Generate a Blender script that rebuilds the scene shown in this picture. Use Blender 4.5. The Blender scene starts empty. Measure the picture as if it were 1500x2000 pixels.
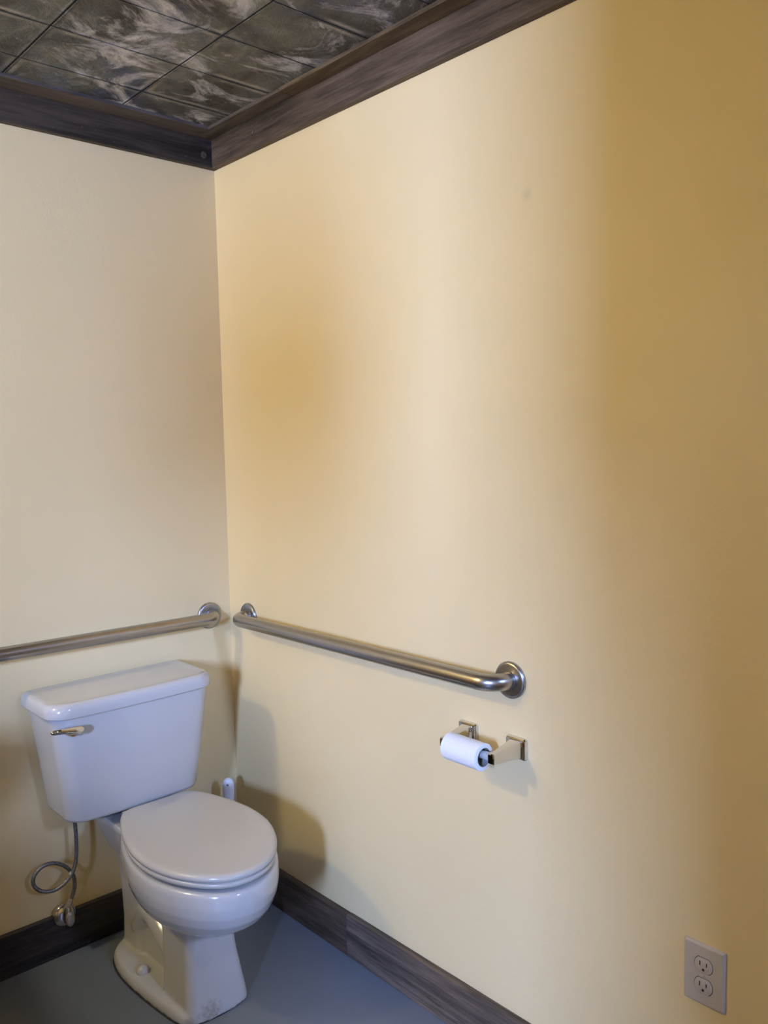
import bpy, bmesh, math, random
from mathutils import Vector, Matrix
PI = math.pi
S = bpy.context.scene
COL = S.collection

# ------------------------------------------------------------------ camera
F_PX = 1655.3
cd = bpy.data.cameras.new('camera')
cam = bpy.data.objects.new('camera', cd); COL.objects.link(cam)
cam.location = (-1.4023, -2.2805, 1.4029)
cam.rotation_euler = (1.4846, 0.0202, -0.7372)
cd.sensor_fit = 'VERTICAL'; cd.sensor_height = 24.0
cd.lens = F_PX * 24.0 / 2000.0
cd.clip_start = 0.02
S.camera = cam

# ------------------------------------------------------------------ world, lights, exposure
VANITY = (-1.93, -0.22, 2.09)
VANITY_W = 196.0
VANITY_C = (1.0, 0.87, 0.53)
SKY_C = (0.34, 0.50, 1.0)
DOOR_W = 275.0
WINDOW_W = 120.0
S.view_settings.view_transform = 'Standard'
S.view_settings.look = 'None'
S.view_settings.gamma = 1.0
S.view_settings.exposure = 0.05
w = bpy.data.worlds.new('world'); S.world = w; w.use_nodes = True
w.node_tree.nodes['Background'].inputs[0].default_value = (*SKY_C, 1)
w.node_tree.nodes['Background'].inputs[1].default_value = 0.12

def area(name, loc, target, sx, sy, power, color):
    l = bpy.data.lights.new(name, 'AREA'); l.shape = 'RECTANGLE'; l.size = sx; l.size_y = sy
    l.energy = power; l.color = color
    o = bpy.data.objects.new(name, l); COL.objects.link(o); o.location = loc
    d = Vector(target) - Vector(loc)
    o.rotation_euler = d.to_track_quat('-Z', 'Y').to_euler()
    return o
area('daylight_through_doorway', (-4.1, -3.20, 1.90), (0.0, -0.7, 1.2), 0.30, 0.7, DOOR_W, SKY_C)
area('daylight_through_window', (-0.50, -6.0, 3.0), (-0.35, 0.0, 0.3), 0.40, 0.6, WINDOW_W, SKY_C)

# room dimensions
RX, RY = -2.25, -2.75          # left wall, front wall
CZ = 2.307                     # ceiling
TH = 0.12

# ------------------------------------------------------------------ node helpers
def mat(name):
    m = bpy.data.materials.new(name); m.use_nodes = True
    nt = m.node_tree; b = nt.nodes['Principled BSDF']
    return m, nt, b
def N(nt, t, **kw):
    n = nt.nodes.new(t)
    for k, v in kw.items():
        if k.startswith('i_'):
            n.inputs[k[2:].replace('_', ' ')].default_value = v
        else: setattr(n, k, v)
    return n
def L(nt, a, b): nt.links.new(a, b)
def coords(nt, scale=(1, 1, 1), loc=(0, 0, 0), rot=(0, 0, 0)):
    tc = N(nt, 'ShaderNodeTexCoord'); mp = N(nt, 'ShaderNodeMapping')
    mp.inputs['Scale'].default_value = scale; mp.inputs['Location'].default_value = loc
    mp.inputs['Rotation'].default_value = rot
    L(nt, tc.outputs['Object'], mp.inputs['Vector']); return mp.outputs['Vector']
def noise(nt, vec, scale, detail=4, rough=0.55, dist=0.0):
    n = N(nt, 'ShaderNodeTexNoise'); n.inputs['Scale'].default_value = scale
    n.inputs['Detail'].default_value = detail; n.inputs['Roughness'].default_value = rough
    n.inputs['Distortion'].default_value = dist
    L(nt, vec, n.inputs['Vector']); return n.outputs['Fac']
def ramp(nt, fac, stops, interp='LINEAR'):
    r = N(nt, 'ShaderNodeValToRGB'); cr = r.color_ramp; cr.interpolation = interp
    while len(cr.elements) < len(stops): cr.elements.new(0.5)
    for e, (p, c) in zip(cr.elements, stops):
        e.position = p; e.color = (*c, 1) if len(c) == 3 else c
    L(nt, fac, r.inputs['Fac']); return r.outputs['Color']
def mix(nt, fac, a, b, mode='MIX'):
    m = N(nt, 'ShaderNodeMix', data_type='RGBA', blend_type=mode)
    if isinstance(fac, (int, float)): m.inputs[0].default_value = fac
    else: L(nt, fac, m.inputs[0])
    for s, v in ((m.inputs[6], a), (m.inputs[7], b)):
        if isinstance(v, tuple): s.default_value = (*v, 1) if len(v) == 3 else v
        else: L(nt, v, s)
    return m.outputs[2]
def math_(nt, op, a, b=None, c=None):
    m = N(nt, 'ShaderNodeMath', operation=op)
    for i, v in enumerate((a, b, c)):
        if v is None: continue
        if isinstance(v, (int, float)): m.inputs[i].default_value = v
        else: L(nt, v, m.inputs[i])
    return m.outputs[0]
def bump(nt, b, h, strength=0.2, dist=0.002):
    n = N(nt, 'ShaderNodeBump'); n.inputs['Strength'].default_value = strength
    n.inputs['Distance'].default_value = dist
    L(nt, h, n.inputs['Height']); L(nt, n.outputs['Normal'], b.inputs['Normal'])

# ------------------------------------------------------------------ materials
def m_wall(mark=None):
    m, nt, b = mat('yellow_wall_paint')
    v = coords(nt)
    base = ramp(nt, noise(nt, v, 3.0, 3), [(0.3, (0.79, 0.634, 0.352)), (0.7, (0.81, 0.654, 0.372))])
    if mark:
        tc = N(nt, 'ShaderNodeTexCoord')
        vm = N(nt, 'ShaderNodeVectorMath', operation='DISTANCE'); vm.inputs[1].default_value = mark
        L(nt, tc.outputs['Object'], vm.inputs[0])
        d = math_(nt, 'ADD', vm.outputs['Value'], math_(nt, 'MULTIPLY', noise(nt, v, 120, 3), 0.018))
        f = ramp(nt, d, [(0.012, (0.22,)*3), (0.026, (0, 0, 0))])
        base = mix(nt, f, base, (0.38, 0.33, 0.22))
    L(nt, base, b.inputs['Base Color'])
    b.inputs['Roughness'].default_value = 0.5
    b.inputs['Specular IOR Level'].default_value = 0.35
    h = math_(nt, 'ADD', noise(nt, v, 160, 3, 0.6), math_(nt, 'MULTIPLY', noise(nt, v, 55, 2), 0.8))
    bump(nt, b, h, 0.22, 0.0015)
    return m
def m_wood(axis, dark, light, seed=0.0, name='dark_stained_wood'):
    m, nt, b = mat(name)
    sc = [26, 26, 26]; sc[axis] = 1.6
    v = coords(nt, tuple(sc), (seed, seed * 1.7, seed * .6))
    g = noise(nt, v, 1.6, 8, 0.68, 0.5)
    sc2 = [5, 5, 5]; sc2[axis] = 1.1
    v2 = coords(nt, tuple(sc2), (seed * 2, seed, seed))
    big = noise(nt, v2, 1.4, 4, 0.55, 0.8)
    sc3 = [90, 90, 90]; sc3[axis] = 5
    v3 = coords(nt, tuple(sc3), (seed, 0, seed))
    fine = noise(nt, v3, 2.0, 4, 0.6)
    f = math_(nt, 'ADD', math_(nt, 'MULTIPLY', g, 0.5), math_(nt, 'ADD', math_(nt, 'MULTIPLY', big, 0.35), math_(nt, 'MULTIPLY', fine, 0.25)))
    mid = tuple((a + c) / 2 for a, c in zip(dark, light))
    c = ramp(nt, f, [(0.42, tuple(x * .7 for x in dark)), (0.53, mid), (0.64, tuple(x * 1.15 for x in light))])
    # tiny pale specks and dust
    sp = noise(nt, coords(nt, (1, 1, 1), (seed, seed, seed)), 190, 2, 0.5)
    spf = ramp(nt, sp, [(0.70, (0, 0, 0)), (0.76, (0.5,) * 3)])
    c = mix(nt, spf, c, (0.22, 0.18, 0.15))
    L(nt, c, b.inputs['Base Color'])
    b.inputs['Roughness'].default_value = 0.55
    b.inputs['Specular IOR Level'].default_value = 0.35
    bump(nt, b, math_(nt, 'ADD', g, math_(nt, 'MULTIPLY', fine, 0.6)), 0.35, 0.002)
    return m
def m_simple(name, col, rough=0.4, metal=0.0, spec=0.5, var=0.0, nscale=30, coat=0.0):
    m, nt, b = mat(name)
    if var:
        v = coords(nt)
        L(nt, ramp(nt, noise(nt, v, nscale, 4), [(0.3, tuple(c * (1 - var) for c in col)), (0.7, tuple(min(1, c * (1 + var)) for c in col))]), b.inputs['Base Color'])
    else: b.inputs['Base Color'].default_value = (*col, 1)
    b.inputs['Roughness'].default_value = rough; b.inputs['Metallic'].default_value = metal
    b.inputs['Specular IOR Level'].default_value = spec
    b.inputs['Coat Weight'].default_value = coat; b.inputs['Coat Roughness'].default_value = 0.04
    return m
def m_ceramic():
    m, nt, b = mat('white_vitreous_china')
    v = coords(nt)
    base = ramp(nt, noise(nt, v, 4, 2), [(0.3, (0.53, 0.53, 0.525)), (0.7, (0.56, 0.56, 0.555))])
    # grime with a shape of its own at the foot of the pedestal
    tc = N(nt, 'ShaderNodeTexCoord')
    out = base
    for p, r in (((-0.420, -0.522, 0.018), 0.055), ((-0.465, -0.512, 0.010), 0.035), ((-0.434, -0.36, 0.034), 0.03)):
        vm = N(nt, 'ShaderNodeVectorMath', operation='DISTANCE'); vm.inputs[1].default_value = p
        L(nt, tc.outputs['Object'], vm.inputs[0])
        d = math_(nt, 'DIVIDE', vm.outputs['Value'], r)
        d = math_(nt, 'ADD', d, math_(nt, 'MULTIPLY', noise(nt, v, 90, 5, 0.7), 1.6))
        f = ramp(nt, d, [(0.0, (0, 0, 0)), (0.75, (0.75,) * 3), (1.0, (0, 0, 0))])
        f = ramp(nt, math_(nt, 'SUBTRACT', 1.75, d), [(0.35, (0, 0, 0)), (0.75, (0.6,) * 3)])
        out = mix(nt, f, out, (0.30, 0.26, 0.19))
    L(nt, out, b.inputs['Base Color'])
    b.inputs['Roughness'].default_value = 0.16
    b.inputs['Coat Weight'].default_value = 0.5; b.inputs['Coat Roughness'].default_value = 0.05
    return m
def m_floor():
    m, nt, b = mat('grey_blue_floor_paint')
    v = coords(nt)
    c = ramp(nt, noise(nt, v, 2.2, 5, 0.6), [(0.3, (0.155, 0.175, 0.205)), (0.7, (0.185, 0.205, 0.235))])
    s = noise(nt, v, 45, 5, 0.7)
    c = mix(nt, ramp(nt, s, [(0.62, (0, 0, 0)), (0.75, (0.35,) * 3)]), c, (0.10, 0.085, 0.10))
    L(nt, c, b.inputs['Base Color'])
    b.inputs['Roughness'].default_value = 0.38
    b.inputs['Specular IOR Level'].default_value = 0.4
    bump(nt, b, noise(nt, v, 25, 4), 0.1, 0.002)
    return m
def m_brushed(axis):
    m, nt, b = mat('brushed_stainless_steel')
    sc = [300, 300, 300]; sc[axis] = 12
    v = coords(nt, tuple(sc))
    n = noise(nt, v, 1.0, 3)
    L(nt, ramp(nt, n, [(0.2, (0.36, 0.34, 0.32)), (0.8, (0.46, 0.44, 0.41))]), b.inputs['Base Color'])
    b.inputs['Metallic'].default_value = 1.0; b.inputs['Roughness'].default_value = 0.30
    bump(nt, b, n, 0.05, 0.0005)
    return m
def m_hose():
    m, nt, b = mat('braided_steel_hose')
    v = coords(nt)
    wv = N(nt, 'ShaderNodeTexVoronoi'); wv.inputs['Scale'].default_value = 600; L(nt, v, wv.inputs['Vector'])
    L(nt, ramp(nt, wv.outputs['Distance'], [(0.0, (0.42, 0.41, 0.40)), (0.8, (0.13, 0.13, 0.13))]), b.inputs['Base Color'])
    b.inputs['Metallic'].default_value = 0.8; b.inputs['Roughness'].default_value = 0.38
    bump(nt, b, wv.outputs['Distance'], 0.4, 0.0008)
    return m
def m_tin():
    """painted pressed-tin panels: olive / slate paint rubbed through to a chalky white"""
    m, nt, b = mat('weathered_pressed_tin')
    v = coords(nt)
    vs = coords(nt, (1.0, 1.5, 1.0), (3.1, 1.7, 0), (0, 0, math.radians(-30)))
    base = ramp(nt, noise(nt, v, 5.5, 7, 0.6, 0.8), [(0.34, (0.028, 0.025, 0.027)), (0.46, (0.075, 0.075, 0.078)),
                                                  (0.57, (0.125, 0.132, 0.125)), (0.68, (0.21, 0.215, 0.20))])
    blue = ramp(nt, noise(nt, coords(nt, loc=(7, 2, 0)), 3.4, 5, 0.6, 0.6), [(0.50, (0, 0, 0)), (0.62, (0.65,) * 3)])
    c = mix(nt, blue, base, (0.080, 0.105, 0.210))
    # panel-to-panel tone
    tc = N(nt, 'ShaderNodeTexCoord')
    sn = N(nt, 'ShaderNodeVectorMath', operation='SNAP'); sn.inputs[1].default_value = (TX, TY, 10)
    ad = N(nt, 'ShaderNodeVectorMath', operation='SUBTRACT'); ad.inputs[1].default_value = (X0, Y0, 0)
    L(nt, tc.outputs['Object'], ad.inputs[0]); L(nt, ad.outputs[0], sn.inputs[0])
    wn = N(nt, 'ShaderNodeTexWhiteNoise'); L(nt, sn.outputs[0], wn.inputs['Vector'])
    c = mix(nt, 0.55, c, ramp(nt, wn.outputs['Value'], [(0, (0.5, 0.48, 0.5)), (1, (1.0, 0.98, 0.9))]), 'MULTIPLY')
    # chalky rub-through patches
    n1 = noise(nt, vs, 5.0, 9, 0.72, 0.9)
    n2 = noise(nt, coords(nt, loc=(1, 5, 2)), 2.3, 3, 0.5)
    chalk = ramp(nt, math_(nt, 'ADD', math_(nt, 'MULTIPLY', n1, 0.62), math_(nt, 'MULTIPLY', n2, 0.45)),
                 [(0.535, (0, 0, 0)), (0.565, (0.4,) * 3), (0.61, (0.95,) * 3)])
    c = mix(nt, chalk, c, ramp(nt, noise(nt, v, 14, 5, 0.7), [(0.3, (0.34, 0.35, 0.46)), (0.7, (0.72, 0.71, 0.70))]))
    # darker and bluer along the rolled seams, with a worn pale line beside them
    sep = N(nt, 'ShaderNodeSeparateXYZ'); L(nt, ad.outputs[0], sep.inputs[0])
    wob = math_(nt, 'MULTIPLY', math_(nt, 'SUBTRACT', noise(nt, v, 9, 4), 0.5), 0.006)
    def seam(o, per):
        t = math_(nt, 'ADD', o, wob)
        return math_(nt, 'PINGPONG', t, per / 2)
    dx, dy = seam(sep.outputs['X'], TX), seam(sep.outputs['Y'], TY)
    dm = math_(nt, 'MINIMUM', dx, dy)
    pale = ramp(nt, math_(nt, 'MULTIPLY', dm, 10), [(0.05, (0, 0, 0)), (0.10, (0.75,) * 3), (0.22, (0, 0, 0))])
    pale = math_(nt, 'MULTIPLY', pale, ramp(nt, noise(nt, coords(nt, loc=(4, 4, 1)), 6, 5), [(0.46, (0, 0, 0)), (0.6, (1,) * 3)]))
    c = mix(nt, pale, c, (0.42, 0.40, 0.37))
    line = ramp(nt, math_(nt, 'MULTIPLY', dm, 10), [(0.010, (0.9,) * 3), (0.028, (0, 0, 0))])
    c = mix(nt, line, c, (0.018, 0.020, 0.032))
    rust = ramp(nt, noise(nt, coords(nt, loc=(2.3, 8.1, 0)), 7.0, 3), [(0.73, (0, 0, 0)), (0.75, (0.8,) * 3)])
    c = mix(nt, rust, c, (0.16, 0.035, 0.03))
    L(nt, c, b.inputs['Base Color'])
    b.inputs['Roughness'].default_value = 0.48
    b.inputs['Specular IOR Level'].default_value = 0.4
    # pressed arcs
    vo = N(nt, 'ShaderNodeTexWave', wave_type='RINGS', rings_direction='SPHERICAL')
    md = N(nt, 'ShaderNodeVectorMath', operation='SUBTRACT'); md.inputs[1].default_value = (0.0, 0.0, 0)
    L(nt, ad.outputs[0], md.inputs[0]); L(nt, md.outputs[0], vo.inputs['Vector'])
    vo.inputs['Scale'].default_value = 1.6; vo.inputs['Distortion'].default_value = 1.5; vo.inputs['Detail'].default_value = 2
    h = math_(nt, 'ADD', math_(nt, 'MULTIPLY', vo.outputs['Fac'], 0.25),
              math_(nt, 'ADD', math_(nt, 'MULTIPLY', noise(nt, v, 18, 6, 0.65, 0.6), 1.0), math_(nt, 'MULTIPLY', chalk, 0.12)))
    bump(nt, b, h, 0.8, 0.014)
    return m

TX, TY, X0, Y0 = 0.308, 0.196, -0.328, -0.197
M_WALL = m_wall(); M_WALLR = m_wall((0, -1.178, 1.888))
M_CER = m_ceramic()
M_SEAT = m_simple('white_seat_plastic', (0.54, 0.52, 0.475), 0.22, var=0.02, nscale=5)
M_CHROME = m_simple('polished_chrome', (0.72, 0.71, 0.70), 0.07, 1.0)
M_BARX = m_brushed(0); M_BARY = m_brushed(1)
M_HOSE = m_hose()
M_PAPER = m_simple('white_tissue', (0.86, 0.86, 0.87), 0.95, spec=0.1, var=0.02, nscale=200)
M_CORE = m_simple('grey_card_core', (0.30, 0.29, 0.28), 0.9)
M_ROLLER = m_simple('grey_plastic_roller', (0.42, 0.45, 0.50), 0.35)
M_PLATE = m_simple('beige_outlet_plastic', (0.52, 0.47, 0.42), 0.4, var=0.02, nscale=10)
M_SLOT = m_simple('dark_slot', (0.02, 0.017, 0.012), 0.7)
M_WHITE = m_simple('white_plastic', (0.80, 0.80, 0.84), 0.35)
M_DARK = m_simple('black_caulk', (0.035, 0.033, 0.035), 0.8, var=0.3, nscale=60)
M_NUT = m_simple('pale_nut', (0.5, 0.46, 0.4), 0.3, 0.7)
M_FLOOR = m_floor()
M_TIN = m_tin()

# ------------------------------------------------------------------ mesh helpers
def obj(name, bm, m, parent=None, smooth=False, loc=None, bevel=0, kind=None, auto=None):
    me = bpy.data.meshes.new(name)
    bmesh.ops.recalc_face_normals(bm, faces=bm.faces)
    bm.to_mesh(me); bm.free()
    o = bpy.data.objects.new(name, me); COL.objects.link(o)
    me.materials.append(m)
    if smooth:
        for p in me.polygons: p.use_smooth = True
    if auto is not None:
        for p in me.polygons: p.use_smooth = True
        me.set_sharp_from_angle(angle=math.radians(auto))
    if parent: o.parent = parent
    if loc: o.location = loc
    if bevel:
        bv = o.modifiers.new('bevel', 'BEVEL'); bv.width = bevel; bv.segments = 3; bv.limit_method = 'ANGLE'
        bv.harden_normals = False
        for p in me.polygons: p.use_smooth = True
        me.set_sharp_from_angle(angle=math.radians(35))
    if kind: o['kind'] = kind
    return o
def thing(name, label, cat, loc=(0, 0, 0), group=None):
    o = bpy.data.objects.new(name, None); COL.objects.link(o); o.location = loc
    o.empty_display_size = 0.05
    o['label'] = label; o['category'] = cat
    if group: o['group'] = group
    return o
def keep_world(root):
    """parts are modelled in world coordinates: cancel the root's offset"""
    for c in root.children: c.location = Vector(c.location) - root.location
def box(bm, x0, x1, y0, y1, z0, z1):
    vs = [bm.verts.new(p) for p in ((x0, y0, z0), (x1, y0, z0), (x1, y1, z0), (x0, y1, z0), (x0, y0, z1), (x1, y0, z1), (x1, y1, z1), (x0, y1, z1))]
    for f in ((0, 3, 2, 1), (4, 5, 6, 7), (0, 1, 5, 4), (1, 2, 6, 5), (2, 3, 7, 6), (3, 0, 4, 7)): bm.faces.new([vs[i] for i in f])
def loft(bm, rings, cap=True):
    rr = [[bm.verts.new(p) for p in r] for r in rings]
    n = len(rr[0])
    for a, b in zip(rr, rr[1:]):
        for i in range(n): bm.faces.new((a[i], a[(i + 1) % n], b[(i + 1) % n], b[i]))
    if cap:
        bm.faces.new(rr[0][::-1]); bm.faces.new(rr[-1])
    return rr
def rrect(x0, x1, y0, y1, z, rf, rb, n=8, bow=0.0):
    """rounded rectangle, front (y0 side) radius rf and back radius rb, front face bowed by `bow`"""
    pts = []
    for cx, cy, r, a0 in ((x1 - rf, y0 + rf, rf, -90), (x1 - rb, y1 - rb, rb, 0), (x0 + rb, y1 - rb, rb, 90), (x0 + rf, y0 + rf, rf, 180)):
        for i in range(n + 1):
            a = math.radians(a0 + 90 * i / n)
            pts.append((cx + r * math.cos(a), cy + r * math.sin(a)))
    # subdivide the front edge for the bow
    last, first = pts[-1], pts[0]
    for i in range(1, 12):
        t = i / 12; pts.append((last[0] + (first[0] - last[0]) * t, last[1] + (first[1] - last[1]) * t))
    xm = (x0 + x1) / 2; hw = (x1 - x0) / 2
    out = []
    for x, y in pts:
        f = max(0, 1 - ((x - xm) / hw) ** 2) if y < (y0 + y1) / 2 else 0
        out.append((x, y - bow * f, z))
    return out
def tube(bm, pts, r, seg=20, cap=True):
    pts = [Vector(p) for p in pts]
    rings = []; up = None
    for i, p in enumerate(pts):
        t = (pts[min(i + 1, len(pts) - 1)] - pts[max(i - 1, 0)]).normalized()
        if up is None:
            up = Vector((0, 0, 1)) if abs(t.z) < 0.9 else Vector((1, 0, 0))
        u = (up - t * up.dot(t)).normalized(); up = u; v = t.cross(u)
        rr = r[i] if isinstance(r, (list, tuple)) else r
        rings.append([p + (u * math.cos(a) + v * math.sin(a)) * rr for a in (2 * PI * k / seg for k in range(seg))])
    loft(bm, rings, cap)
def spline(pts, n=10):
    pts = [Vector(p) for p in pts]; out = []
    P = [pts[0] * 2 - pts[1]] + pts + [pts[-1] * 2 - pts[-2]]
    for i in range(1, len(P) - 2):
        for k in range(n):
            t = k / n; a, b, c, d = P[i - 1:i + 3]
            out.append(0.5 * ((2 * b) + (c - a) * t + (2 * a - 5 * b + 4 * c - d) * t * t + (3 * b - 3 * c + d - a) * t ** 3))
    out.append(pts[-1]); return out
def lathe(bm, prof, origin, axis, seg=40, poly=None):
    """profile [(dist_along_axis, radius)]"""
    ax = Vector(axis).normalized(); u = Vector((0, 0, 1)) if abs(ax.z) < 0.9 else Vector((1, 0, 0))
    u = (u - ax * u.dot(ax)).normalized(); v = ax.cross(u)
    rings = []
    for d, r in prof:
        rings.append([Vector(origin) + ax * d + (u * math.cos(a) + v * math.sin(a)) * max(r, 1e-4) for a in (2 * PI * k / seg for k in range(seg))])
    loft(bm, rings, True)

# ------------------------------------------------------------------ the room
def struct(name, bm, m, **k): return obj(name, bm, m, kind='structure', **k)
def wall(name, spans, m):
    bm = bmesh.new()
    for s in spans: box(bm, *s)
    return struct(name, bm, m)
wall('floor', [(RX - 3.2, TH, RY - 2.0, TH, -0.08, 0.0)], M_FLOOR)
wall('wall_back', [(RX - TH, TH, 0.0, TH, 0.0, 2.45)], M_WALL)
wall('wall_right', [(0.0, TH, RY, 0.0, 0.0, 2.45)], M_WALLR)
DY0, DY1, DZ = -2.44, -1.30, 2.30   # unseen doorway in the left wall, narrowed by added pieces to shape the daylight
wall('wall_left', [(RX - TH, RX, RY, DY0, 0, 2.45), (RX - TH, RX, DY1, 0.0, 0, 2.45), (RX - TH, RX, DY0, DY1, DZ, 2.45),
                   (RX - TH, RX, -1.93, DY1, 0, 1.17), (RX - TH, RX, DY0, -2.34, 1.50, DZ)], M_WALL)  # low sill and upper panel added to block part of the daylight
WX0, WX1, WZ0, WZ1 = -0.56, -0.10, 0.95, 2.02      # window in the front wall, behind the camera to the right
wall('wall_front', [(RX - TH, WX0, RY - TH, RY, 0, 2.45), (WX1, TH, RY - TH, RY, 0, 2.45),
                    (WX0, WX1, RY - TH, RY, 0, WZ0), (WX0, WX1, RY - TH, RY, WZ1, 2.45)], M_WALL)
wall('window_1', [(WX0 - .07, WX0, RY, RY + .018, WZ0 - .07, WZ1 + .07), (WX1, WX1 + .07, RY, RY + .018, WZ0 - .07, WZ1 + .07),
                  (WX0, WX1, RY, RY + .018, WZ1, WZ1 + .07), (WX0 - .02, WX1 + .02, RY, RY + .05, WZ0 - .03, WZ0)],
     m_wood(2, (0.020, 0.014, 0.013), (0.075, 0.052, 0.042), 9))

# ceiling: pressed tin panels, real relief
def ceiling():
    bm = bmesh.new()
    i0, i1, j0, j1 = -7, 2, -14, 2
    for i in range(i0, i1):
        for j in range(j0, j1):
            xa, xb = X0 + i * TX, X0 + (i + 1) * TX
            ya, yb = Y0 + j * TY, Y0 + (j + 1) * TY
            xa, xb = max(xa, RX), min(xb, 0.0); ya, yb = max(ya, RY), min(yb, 0.0)
            if xb - xa < 0.03 or yb - ya < 0.03: continue
            def ring(d, z): return [(xa + d, ya + d, z), (xb - d, ya + d, z), (xb - d, yb - d, z), (xa + d, yb - d, z)]
            rs = [ring(0, CZ + 0.004), ring(0.0012, CZ - 0.001), ring(0.004, CZ - 0.0020), ring(0.008, CZ - 0.001)]
            rr = [[bm.verts.new(p) for p in r] for r in rs]
            for a, b in zip(rr, rr[1:]):
                for k in range(4): bm.faces.new((a[k], a[(k + 1) % 4], b[(k + 1) % 4], b[k]))
            bm.faces.new(rr[-1])
    box(bm, RX, 0.0, RY, 0.0, CZ + 0.006, CZ + 0.10)
    o = struct('ceiling', bm, M_TIN)
ceiling()

# crown boards (vertical 1x3 face and flat board on the ceiling) and baseboards
T = 0.019
ZC, ZF = 2.2155, 2.2973
DB, LB = (0.020, 0.014, 0.013), (0.075, 0.052, 0.042)
wood_n = [0]
def board(name, x0, x1, y0, y1, z0, z1, axis, d=DB, l=LB, bev=0.0015, seed=None):
    wood_n[0] += 1
    bm = bmesh.new(); box(bm, x0, x1, y0, y1, z0, z1)
    return struct(name, bm, m_wood(axis, d, l, wood_n[0] * 3.7 if seed is None else seed), bevel=bev)
board('trim_1', RX, 0, -T, 0, ZC, ZF + .009, 0, (0.017, 0.013, 0.011), (0.064, 0.048, 0.038))
board('trim_2', RX, -0.070, -0.088, -T, ZF, CZ + .003, 0, (0.040, 0.035, 0.036), (0.115, 0.098, 0.092))
board('trim_3', -T, 0, RY, -T, ZC, ZF + .009, 1, (0.030, 0.021, 0.015), (0.120, 0.086, 0.062))
board('trim_4', -0.069, -T, RY, -0.435, ZF, CZ + .003, 1, (0.055, 0.039, 0.022), (0.180, 0.130, 0.078))
board('trim_5', -0.069, -T, -0.4335, -T, ZF, CZ + .003, 1, (0.055, 0.045, 0.036), (0.140, 0.112, 0.088))
board('trim_6', RX + T, RX, RY, 0, ZC, ZF + .009, 1)
board('trim_7', RX, 0, RY, RY + T, ZC, ZF + .009, 0)
HB = 0.116
board('baseboard_back', RX, 0, -T, 0, 0, HB, 0, (0.010, 0.009, 0.011), (0.050, 0.040, 0.038), seed=11)
board('baseboard_right', -T, 0, -0.5630, -T, 0, HB, 1, (0.032, 0.020, 0.014), (0.110, 0.075, 0.050), seed=4)
board('baseboard_right', -T - .001, 0, RY, -0.5655, 0, HB + .001, 1, (0.034, 0.026, 0.022), (0.160, 0.116, 0.086), seed=23)
board('baseboard_left', RX, RX + T, DY1 + .05, 0, 0, HB, 1)
board('baseboard_front', RX, -T, RY, RY + T, 0, HB, 0)
# round knots standing on the crown faces
def knot(x, y, z, r, ax, name='trim_8'):
    bm = bmesh.new(); lathe(bm, [(0, r), (0.002, r * .9), (0.0028, r * .45), (0.0015, 0.0)], (x, y, z), ax, 20)
    struct(name, bm, m_wood(2, (0.03, 0.02, 0.015), (0.20, 0.14, 0.10), 5), smooth=True)
knot(-T, -0.235, 2.262, 0.009, (-1, 0, 0)); knot(-0.045, -T, 2.249, 0.011, (0, -1, 0), 'trim_9')

# ------------------------------------------------------------------ toilet
toilet = thing('toilet', 'white two-piece toilet with closed lid standing in the corner', 'toilet', (-0.41, -0.30, 0))
LIDP = [(-.2005, 0.0), (-.2005, .040), (-.2010, .075), (-.2080, .096), (-.2250, .111), (-.25, .1230), (-.307, .1440), (-.374, .1610), (-.44, .1690),
        (-.515, .1640), (-.583, .1430), (-.640, .1100), (-.678, .0740), (-.698, .038), (-.7045, 0.0)]
def lid_outline(grow=0.0, z=0.0, sx=1.0, sy=1.0, yc=-0.45, back=None):
    h = spline([(hw, y, 0) for y, hw in LIDP], 5)
    # offset along normals
    pts = [(p.x, p.y) for p in h] + [(-p.x, p.y) for p in h[-2:0:-1]]
    n = len(pts); out = []
    for i, (x, y) in enumerate(pts):
        a, b = pts[i - 1], pts[(i + 1) % n]
        tx, ty = b[0] - a[0], b[1] - a[1]; l = math.hypot(tx, ty) or 1
        nx, ny = -ty / l, tx / l
        if nx * x + ny * (y + .45) < 0: nx, ny = -nx, -ny
        px, py = x + nx * grow, y + ny * grow
        py = yc + (py - yc) * sy; px *= sx
        if back is not None and py > back: py = back
        cx = -0.3775 + (py + .22) * 0.052
        out.append((cx + px, py, z))
    return out
# lid: shallow dome with a rolled edge
bm = bmesh.new()
loft(bm, [lid_outline(-.004, .4235), lid_outline(0.0005, .4250), lid_outline(.0015, .4310), lid_outline(-.0005, .4365), lid_outline(-.005, .4392),
          lid_outline(-.005, .4400, .95, .97), lid_outline(-.005, .4400, .90, .93), lid_outline(-.005, .4406, .6, .6), lid_outline(-.005, .4410, .25, .25)])
obj('lid', bm, M_SEAT, toilet, smooth=True)
bm = bmesh.new()
loft(bm, [lid_outline(-.007, .4085), lid_outline(-.002, .4095), lid_outline(-.0005, .4170), lid_outline(-.0035, .4205), lid_outline(-.012, .4215)])
obj('seat', bm, M_SEAT, toilet, smooth=True)
for sx in (-1, 1):
    bm = bmesh.new(); tube(bm, [(-.378 + sx * .05, -.203, .424), (-.378 + sx * .095, -.203, .424)], .011, 16)
    obj('hinge', bm, M_SEAT, toilet, auto=40)

# bowl, pedestal, trapway and foot: one china body
bm = bmesh.new()
R_ = []
for z, s, yc in ((.3985, .93, -.45), (.3980, .978, -.45), (.3940, 1.008, -.45), (.383, 1.020, -.45), (.360, 1.023, -.45), (.336, 1.006, -.449), (.310, .957, -.445), (.285, .878, -.438),
             (.263, .765, -.432), (.245, .63, -.428), (.230, .47, -.43), (.218, .30, -.44)):
    R_.append(lid_outline(0, z, s, s, yc))
loft(bm, R_)
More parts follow.
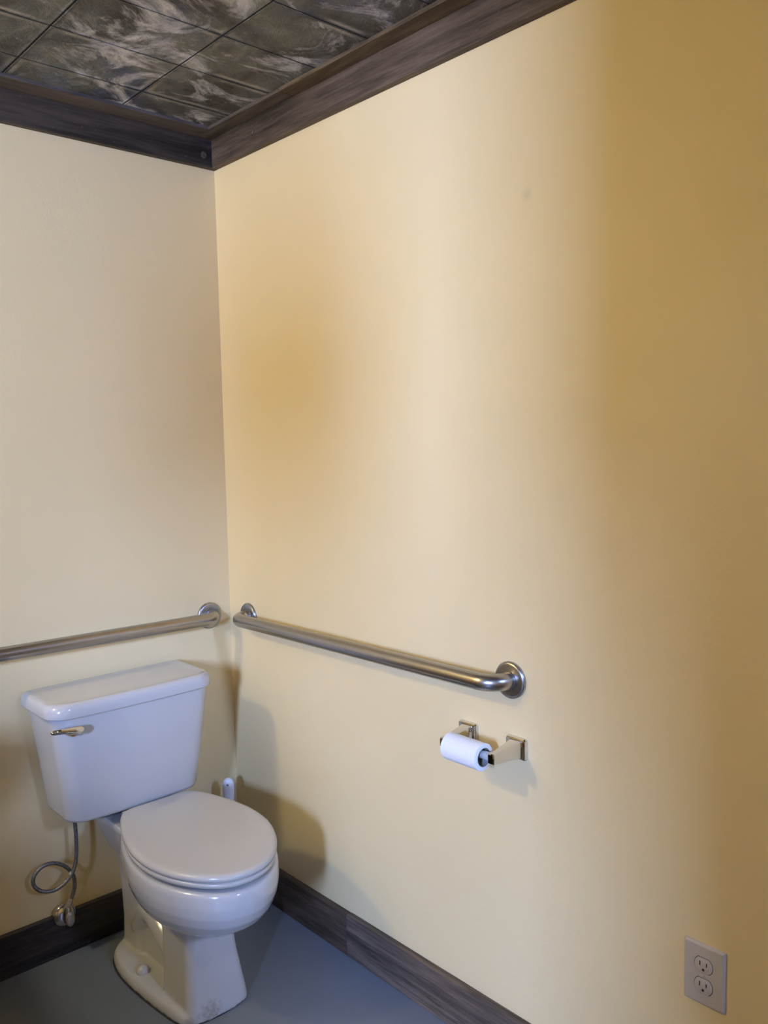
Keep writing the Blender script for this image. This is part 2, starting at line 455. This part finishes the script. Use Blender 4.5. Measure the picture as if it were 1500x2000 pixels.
# deck under the tank
loft(bm, [rrect(-.470, -.325, -.33, -.075, .300, .03, .03), rrect(-.485, -.305, -.34, -.055, .350, .03, .03), rrect(-.497, -.290, -.36, -.035, .392, .02, .02), rrect(-.497, -.290, -.36, -.035, .405, .02, .02)])
# front column
loft(bm, [rrect(-.478, -.302, -.521, -.368, .000, .020, .015, bow=.016), rrect(-.476, -.306, -.519, -.385, .03, .020, .015, bow=.014), rrect(-.465, -.322, -.508, -.370, .13, .019, .015, bow=.008),
          rrect(-.461, -.330, -.508, -.355, .20, .022, .02, bow=.006), rrect(-.470, -.325, -.535, -.345, .26, .03, .02)])
# core web and trapway
loft(bm, [rrect(-.432, -.365, -.43, -.10, .0, .01, .01), rrect(-.430, -.368, -.43, -.10, .33, .01, .01)])
loft(bm, [rrect(-.449, -.345, -.225, -.080, .0, .040, .04), rrect(-.447, -.347, -.225, -.085, .10, .040, .04), rrect(-.449, -.345, -.25, -.080, .22, .04, .04), rrect(-.46, -.335, -.30, -.075, .33, .04, .04)])
for sx in (-1, 1):
    tube(bm, spline([(-.40 + sx * .022, -.17, .09), (-.40 + sx * .024, -.24, .155), (-.40 + sx * .024, -.31, .13), (-.40 + sx * .02, -.38, .08)], 6), [.030] * 19, 16)
# foot
def foot(z, g):
    half = [(.0, -.533), (.060, -.526), (.082, -.512), (.094, -.485), (.103, -.42), (.110, -.34), (.113, -.27), (.110, -.20), (.094, -.140), (.064, -.103), (.03, -.088), (0, -.085)]
    h = spline([(a, b, 0) for a, b in half], 5)
    pts = [(p.x, p.y) for p in h] + [(-p.x, p.y) for p in h[-2:0:-1]]
    out = []
    for x, y in pts:
        l = math.hypot(x, (y + .3)) or 1
        out.append((-.398 + x + g * x / l, y + g * (y + .3) / l, z))
    return out
loft(bm, [foot(0, 0), foot(.016, 0), foot(.026, -.006), foot(.030, -.016)])
body = obj('bowl', bm, M_CER, toilet, smooth=True)
rm = body.modifiers.new('remesh', 'REMESH'); rm.mode = 'VOXEL'; rm.voxel_size = 0.0034; rm.use_smooth_shade = True
sm = body.modifiers.new('smooth', 'SMOOTH'); sm.factor = 0.6; sm.iterations = 9
bm = bmesh.new()
loft(bm, [foot(.0003, .003), foot(.0025, .0028), foot(.0035, 0.0)])
obj('caulk_line', bm, M_DARK, toilet)
for sx in (-1, 1):
    bm = bmesh.new(); c = (-.398 + sx * .078, -.283, .028)
    lathe(bm, [(0, .0175), (.004, .0175), (.010, .0160), (.016, .0115), (.0195, .005), (.020, 0)], c, (0, 0, 1), 28)
    obj('bolt_cap', bm, M_SEAT, toilet, smooth=True)

# tank
bm = bmesh.new()
TR = []
for z, x0, x1, y0, rf in ((.4290, -.585, -0.2480, -.165, .035), (.4300, -.596, -0.2380, -.178, .040), (.4345, -.6035, -0.2305, -.1850, .043), (.442, -.6065, -0.2275, -.1875, .044),
                      (.55, -.6200, -0.2130, -.1980, .046), (.66, -.6350, -0.2010, -.2080, .048), (.726, -.6430, -.1950, -.2130, .048)):
    TR.append(rrect(x0, x1, y0 , -.022, z, rf, .012, bow=.009))
loft(bm, TR)
obj('tank', bm, M_CER, toilet, auto=50)
bm = bmesh.new()
def tl(g, z): return rrect(-.6580 - g, -.1910 + g, -.2250 - g, -.012 + g * .5, z, .050, .014, bow=.009)
loft(bm, [tl(-.012, .7225), tl(-.003, .7225), tl(-.0005, .7240), tl(.0, .7270), tl(.0, .7380), tl(-.0012, .7470), tl(-.0045, .7545), tl(-.010, .7590), tl(-.018, .7603), tl(-.028, .7596), tl(-.05, .7600)])
obj('tank_lid', bm, M_CER, toilet, auto=60)
bm = bmesh.new(); lathe(bm, [(0, .045), (.026, .045)], (-.41, -.115, .404), (0, 0, 1), 24)
obj('gasket', bm, M_DARK, toilet, auto=40)
# flush lever
bm = bmesh.new()
loft(bm, [[(-.6060 + a * c, y, .6905 + b * s) for c, s in ((math.cos(t), math.sin(t)) for t in (2 * PI * k / 24 for k in range(24)))]
          for a, b, y in ((.014, .013, -.205), (.014, .013, -.219), (.012, .011, -.226), (.010, .009, -.236))])
lever = obj('flush_lever', bm, M_CHROME, toilet, auto=40); lever['label'] = 'chrome flush lever'
bm = bmesh.new()
LR = []
for x, yc, zc, hy, hz in ((-.574, -.241, .6985, .003, .004), (-.577, -.2415, .6975, .0075, .0090), (-.586, -.243, .6965, .0085, .0115), (-.600, -.244, .6990, .0080, .0105),
                      (-.615, -.2445, .7020, .0065, .0075), (-.632, -.2440, .7045, .0065, .0070), (-.645, -.243, .7055, .0060, .0070), (-.6535, -.242, .7055, .0045, .0055), (-.6565, -.242, .7055, .0015, .002)):
    LR.append([(x - .008, yc + hy * math.cos(t), zc + hz * math.sin(t)) for t in (2 * PI * k / 20 for k in range(20))])
loft(bm, LR)
obj('lever_arm', bm, M_CHROME, lever, smooth=True)
keep_world(toilet)

# ------------------------------------------------------------------ water supply
sup = thing('water_supply_valve', 'chrome shut-off valve on the back wall with a looped braided hose', 'valve', (-.574, 0, .116))
VX, VZ = -.5735, .1165
bm = bmesh.new()
lathe(bm, [(-.0, .0325), (.004, .0325), (.009, .0290), (.0135, .0200), (.015, .012), (.015, .0)], (VX, -.0195, VZ), (0, -1, 0), 40)
obj('escutcheon', bm, M_CHROME, sup, smooth=True)
bm = bmesh.new()
tube(bm, [(VX, -.010, VZ), (VX, -.044, VZ)], .009, 20)
tube(bm, [(VX, -.042, VZ - .012), (VX, -.042, VZ + .014), (VX, -.042, VZ + .030)], [.0105, .0105, .0085], 20)
obj('valve_body', bm, M_CHROME, sup, auto=40)
bm = bmesh.new()
HR = []
for y, g in ((-.046, .5), (-.048, .95), (-.052, 1.0), (-.056, .95), (-.058, .6)):
    HR.append([(VX + .003 + g * .0125 * math.cos(t), y, VZ - .002 + g * .0210 * math.sin(t)) for t in (2 * PI * k / 28 for k in range(28))])
loft(bm, HR); tube(bm, [(VX, -.035, VZ), (VX, -.050, VZ)], .005, 12)
obj('handle', bm, M_NUT, sup, smooth=True)['label'] = 'oval valve handle'
bm = bmesh.new()
hp = [(-.552, -.065, .432), (-.5500, -.065, .400), (-.5482, -.065, .355), (-.5500, -.066, .300), (-.5600, -.068, .258), (-.5800, -.066, .232), (-.6080, -.060, .216), (-.6380, -.052, .219),
      (-.6580, -.046, .238), (-.6580, -.043, .262), (-.6380, -.042, .281), (-.6080, -.042, .283), (-.5760, -.042, .264), (-.5540, -.042, .232), (-.5500, -.042, .200), (-.5580, -.042, .172), (VX, -.042, .146)]
tube(bm, spline(hp, 8), .0052, 14)
obj('hose', bm, M_HOSE, sup, smooth=True)
for a, b, r in (((-.5500, -.065, .403), (-.552, -.065, .432), .012), ((-.5610, -.042, .166), (VX, -.042, .143), .0070)):
    bm = bmesh.new(); tube(bm, [a, b], r, 6 if r > .01 else 16)
    obj('coupling', bm, M_NUT if r < .01 else M_WHITE, sup, auto=30)
bm = bmesh.new()
bmesh.ops.create_uvsphere(bm, u_segments=16, v_segments=10, radius=.0062)
o = obj('hose_tie', bm, M_SEAT, sup, smooth=True, loc=(-.5665, -.066, .2475)); o['label'] = 'small pale tie where the hose crosses itself'
keep_world(sup)

# ------------------------------------------------------------------ grab bars
def grab_bar(label, a, b, nrm, mb):
    """a, b: flange centres on the wall, nrm: into the room"""
    a, b, nrm = Vector(a), Vector(b), Vector(nrm); d = (b - a).normalized()
    t = thing('grab_bar', label, 'grab bar', tuple((a + b) / 2))
    off, rb = .057, .045
    def arc(p, s):
        c = p + nrm * (off - rb) + d * s * rb
        return [c + (-d * s * math.cos(k * PI / 20) + nrm * math.sin(k * PI / 20)) * rb for k in range(11)]
    pts = [a + nrm * .002] + arc(a, 1) + arc(b, -1)[::-1] + [b + nrm * .002]
    bm = bmesh.new(); tube(bm, pts, .0190, 28)
    obj('bar', bm, mb, t, smooth=True)
    for p in (a, b):
        bm = bmesh.new()
        lathe(bm, [(.0003, .0405), (.0055, .0405), (.0080, .0385), (.0092, .0340), (.0094, .0205), (.012, .0200)], p, nrm, 48)
        obj('flange', bm, M_FLANGE, t, auto=50)
    keep_world(t)
    return t
M_FLANGE = m_simple('satin_steel_flange', (0.38, 0.37, 0.365), 0.32, 1.0, var=0.05, nscale=80)
grab_bar('steel grab bar on the right wall above the paper holder', (0, -.1085, .8720), (0, -1.1300, .8785), (-1, 0, 0), M_BARY)
grab_bar('steel grab bar on the back wall above the toilet tank', (-.0766, 0, .8710), (-.9700, 0, .8790), (0, -1, 0), M_BARX)

# ------------------------------------------------------------------ paper holder and roll
ph = thing('toilet_paper_holder', 'chrome two-post toilet paper holder on the right wall below the grab bar', 'paper holder', (0, -1.075, .73))
RXC, RZC = -.080, .7300
def post(yc, s):
    bm = bmesh.new()
    def r(x, hy, hz, zc, cr): 
        pts = []
        for cy, cz, a0 in ((hy - cr, hz - cr, 0), (-hy + cr, hz - cr, 90), (-hy + cr, -hz + cr, 180), (hy - cr, -hz + cr, 270)):
            for k in range(5):
                a = math.radians(a0 + 22.5 * k); pts.append((x, yc + cy + cr * math.cos(a), zc + cz + cr * math.sin(a)))
        return pts
    loft(bm, [r(-.0003, .0265, .0240, .7330, .004), r(-.006, .0265, .0240, .7330, .004), r(-.009, .0250, .0225, .7330, .004), r(-.0105, .0215, .0200, .7325, .003)])
    p = obj('wall_plate', bm, M_CHROME, ph, auto=30)
    bm = bmesh.new()
    loft(bm, [r(-.009, .0170, .0195, .7325, .003), r(-.020, .0120, .0185, .7320, .003), r(-.040, .0100, .0160, .7310, .003), r(-.070, .0090, .0125, RZC - .001, .003), r(-.088, .0085, .0115, RZC, .003), r(-.0905, .0065, .0095, RZC, .002)])
    obj('arm', bm, M_CHROME, ph, auto=30)
post(-1.0070, 1); post(-1.1465, -1)
bm = bmesh.new(); tube(bm, [(RXC, -1.0120, RZC), (RXC, -1.1380, RZC)], .0085, 24)
tube(bm, [(RXC, -1.1210, RZC), (RXC, -1.1370, RZC)], .0095, 24)
obj('roller', bm, M_ROLLER, ph, auto=40)['label'] = 'grey spring roller'
keep_world(ph)
roll = thing('toilet_paper_roll', 'small nearly used roll of white toilet paper on the chrome holder', 'toilet paper', (RXC, -1.07, RZC - .006))
rz = RZC - .0055
bm = bmesh.new()
def ring(y, r, n=56): return [(RXC + r * math.cos(a), y, rz + r * math.sin(a)) for a in (2 * PI * k / n for k in range(n))]
rr = loft(bm, [ring(-1.0190, .0203), ring(-1.0190, .0285), ring(-1.0200, .0297), ring(-1.1185, .0297), ring(-1.1195, .0285), ring(-1.1195, .0203), ring(-1.0190, .0203)], cap=False)
obj('paper', bm, M_PAPER, roll, auto=40)
bm = bmesh.new()
loft(bm, [ring(-1.0185, .0192), ring(-1.0185, .0204), ring(-1.1198, .0204), ring(-1.1198, .0192), ring(-1.0185, .0192)], cap=False)
obj('core', bm, M_CORE, roll, auto=40)
bm = bmesh.new()   # loose last sheet hugging the outside
loft(bm, [[(RXC + .0302 * math.cos(a), y, rz + .0302 * math.sin(a)) for a in [math.radians(100 + 9 * k) for k in range(13)]] +
          [(RXC + .0298 * math.cos(a), y, rz + .0298 * math.sin(a)) for a in [math.radians(208 - 9 * k) for k in range(13)]] for y in (-1.0200, -1.1185)])
obj('loose_sheet', bm, M_PAPER, roll, auto=40)
keep_world(roll)

# ------------------------------------------------------------------ outlet
out = thing('electrical_outlet', 'beige double outlet with a cover plate low on the right wall', 'outlet', (0, -1.5763, .4205))
OY, OZ = -1.5763, .4205
def yz_round(x, hy, hz, cr, yc=OY, zc=OZ, n=4):
    pts = []
    for cy, cz, a0 in ((hy - cr, hz - cr, 0), (-hy + cr, hz - cr, 90), (-hy + cr, -hz + cr, 180), (hy - cr, -hz + cr, 270)):
        for k in range(n + 1):
            a = math.radians(a0 + 90 / n * k); pts.append((x, yc + cy + cr * math.cos(a), zc + cz + cr * math.sin(a)))
    return pts
bm = bmesh.new()
loft(bm, [yz_round(-.0002, .0385, .0578, .0022), yz_round(-.0035, .0385, .0578, .0022), yz_round(-.0060, .0362, .0555, .002), yz_round(-.0064, .0335, .0525, .002)])
plate = obj('cover_plate', bm, M_PLATE, out, auto=50)
M_GAP = m_simple('shadow_gap_plastic', (0.10, 0.085, 0.06), 0.6)
for s in (1, -1):
    zc = OZ + s * .0195
    def face(x, g, zc=zc):
        pts = []
        for k in range(40):
            a = 2 * PI * k / 40
            y, z = .0172 * math.cos(a), .0172 * math.sin(a)
            z = max(-.0140, min(.0140, z))
            pts.append((x, OY + y * g, zc + z * g))
        return pts
    bm = bmesh.new(); loft(bm, [face(-.0060, 1.05), face(-.0066, 1.05)])
    obj('socket_rim', bm, M_GAP, out, auto=40)
    bm = bmesh.new(); loft(bm, [face(-.0060, .985), face(-.0078, .985), face(-.0083, .93)])
    f = obj('socket', bm, M_PLATE, out, auto=40)
    bm = bmesh.new()
    for dy, hz in ((.0063, .0042), (-.0063, .0034)):
        box(bm, -.0086, -.0060, OY + dy - .0010, OY + dy + .0010, zc + .0035 - hz, zc + .0035 + hz)
    lathe(bm, [(.0060, .0024), (.0086, .0024)], (0, OY, zc - .0075), (-1, 0, 0), 16)
    obj('slots', bm, M_SLOT, f)
bm = bmesh.new(); lathe(bm, [(.006, .0030), (.0070, .0030), (.0076, .0018), (.0076, 0)], (0, OY, OZ), (-1, 0, 0), 18)
obj('screw', bm, M_PLATE, out, auto=40)
keep_world(out)

# ------------------------------------------------------------------ brush in the corner
br = thing('toilet_brush', 'white plastic toilet brush standing in the corner behind the bowl', 'toilet brush', (-.082, -.086, 0))
bx, by = -.082, -.086
bm = bmesh.new()
prof = [(.155, .008, .008), (.22, .0085, .008), (.27, .012, .009), (.31, .0160, .0105), (.345, .0180, .0115), (.362, .0175, .0110), (.372, .0140, .0095), (.378, .008, .006), (.3795, .002, .002)]
ca, sa = math.cos(math.radians(-42)), math.sin(math.radians(-42))
loft(bm, [[(bx + ca * a * math.cos(t) - sa * b * math.sin(t), by + sa * a * math.cos(t) + ca * b * math.sin(t), z) for t in (2 * PI * k / 28 for k in range(28))] for z, a, b in prof])
h = obj('handle', bm, M_WHITE, br, smooth=True)
# hanging hole near the top, seen as a dark slot towards the room
bm = bmesh.new()
nrm = Vector((-sa * -1, -ca, 0)).normalized() if False else Vector((sa, -ca, 0)).normalized()
c = Vector((bx, by, .361))
lathe(bm, [(.0085, .0030), (.0118, .0034), (.0119, 0)], c, nrm, 16)
obj('hanging_hole', bm, m_simple('grey_recess', (0.22, 0.23, 0.26), 0.6), h, auto=40)
bm = bmesh.new()
lathe(bm, [(0, .050), (.004, .052), (.02, .050), (.12, .040), (.150, .034), (.158, .020), (.160, .009)], (bx, by, 0.0), (0, 0, 1), 32)
obj('holder_cup', bm, M_WHITE, br, auto=40)
keep_world(br)

# ------------------------------------------------------------------ unseen wash basin, added left of the frame to shade the low back wall
ws = thing('unseen_wash_basin', 'unseen white wall-hung wash basin, added left of the toilet to shade the low back wall', 'sink', (-1.52, 0, .85))
bm = bmesh.new()
def wb(g, z): return rrect(-1.80 - g, -1.18 + g, -.58 - g, -.001, z, .10, .02, bow=.03)
loft(bm, [wb(-.12, .66), wb(-.06, .70), wb(-.01, .79), wb(0, .84), wb(-.004, .850), wb(-.030, .850), wb(-.045, .835), wb(-.10, .76)])
obj('basin', bm, M_CER, ws, auto=50)
bm = bmesh.new(); tube(bm, spline([(-1.51, -.06, .845), (-1.51, -.06, .93), (-1.51, -.10, .96), (-1.51, -.17, .93)], 5), .011, 16)
obj('tap', bm, M_CHROME, ws, auto=50)
keep_world(ws)

# ------------------------------------------------------------------ made-up planter, added in the opening to block daylight from the right wall
hb = thing('light_blocking_basket', 'made-up dark hanging basket, added in the left wall opening to shade the right wall', 'basket', (-2.31, -1.94, 1.72))
bm = bmesh.new()
lathe(bm, [(0, .05), (.03, .10), (.10, .135), (.20, .145), (.28, .14), (.29, .125), (.24, .10)], (-2.31, -1.94, 1.57), (0, 0, 1), 32)
obj('pot', bm, m_simple('dark_wicker', (.10, .07, .045), .8, var=.4, nscale=80), hb, auto=50)
bm = bmesh.new()
random.seed(4)
for k in range(140):
    a = random.uniform(0, 2 * PI); rr_ = random.uniform(0, .14); z0 = 1.84 + random.uniform(0, .14) * (1 - rr_ / .2)
    c = Vector((-2.31 + rr_ * math.cos(a), -1.94 + rr_ * math.sin(a), z0)); u = Vector((random.uniform(-1, 1), random.uniform(-1, 1), random.uniform(-.6, .8))).normalized()
    v_ = u.cross(Vector((0, 0, 1))).normalized()
    bm.faces.new([bm.verts.new(p) for p in (c - u * .035, c + v_ * .014, c + u * .035, c - v_ * .014)])
obj('foliage', bm, m_simple('green_leaves', (.06, .13, .04), .6, var=.3), hb)
bm = bmesh.new()
for k in range(3):
    a = 2 * PI * k / 3; tube(bm, [(-2.31 + .14 * math.cos(a), -1.94 + .14 * math.sin(a), 1.85), (-2.31, -1.94, 2.30)], .002, 6)
obj('chain', bm, M_NUT, hb)
keep_world(hb)

# ------------------------------------------------------------------ wall lamp left of the frame: its globe throws the warm light
van = thing('wall_lamp', 'round white glass wall lamp high on the back wall, left of the toilet', 'lamp', (VANITY[0], 0, VANITY[2]))
bm = bmesh.new(); lathe(bm, [(0, .055), (.012, .055), (.020, .045), (.030, .018), (.062, .016)], (VANITY[0], 0, VANITY[2]), (0, -1, 0), 32)
obj('mount', bm, M_CHROME, van, auto=40)
bm = bmesh.new(); bmesh.ops.create_uvsphere(bm, u_segments=32, v_segments=20, radius=.070)
em, nt, b = mat('glowing_globe')
b.inputs['Base Color'].default_value = (1, .95, .85, 1)
b.inputs['Emission Color'].default_value = (*VANITY_C, 1)
b.inputs['Emission Strength'].default_value = VANITY_W
gl = obj('globe', bm, em, van, smooth=True, loc=VANITY)
keep_world(van)
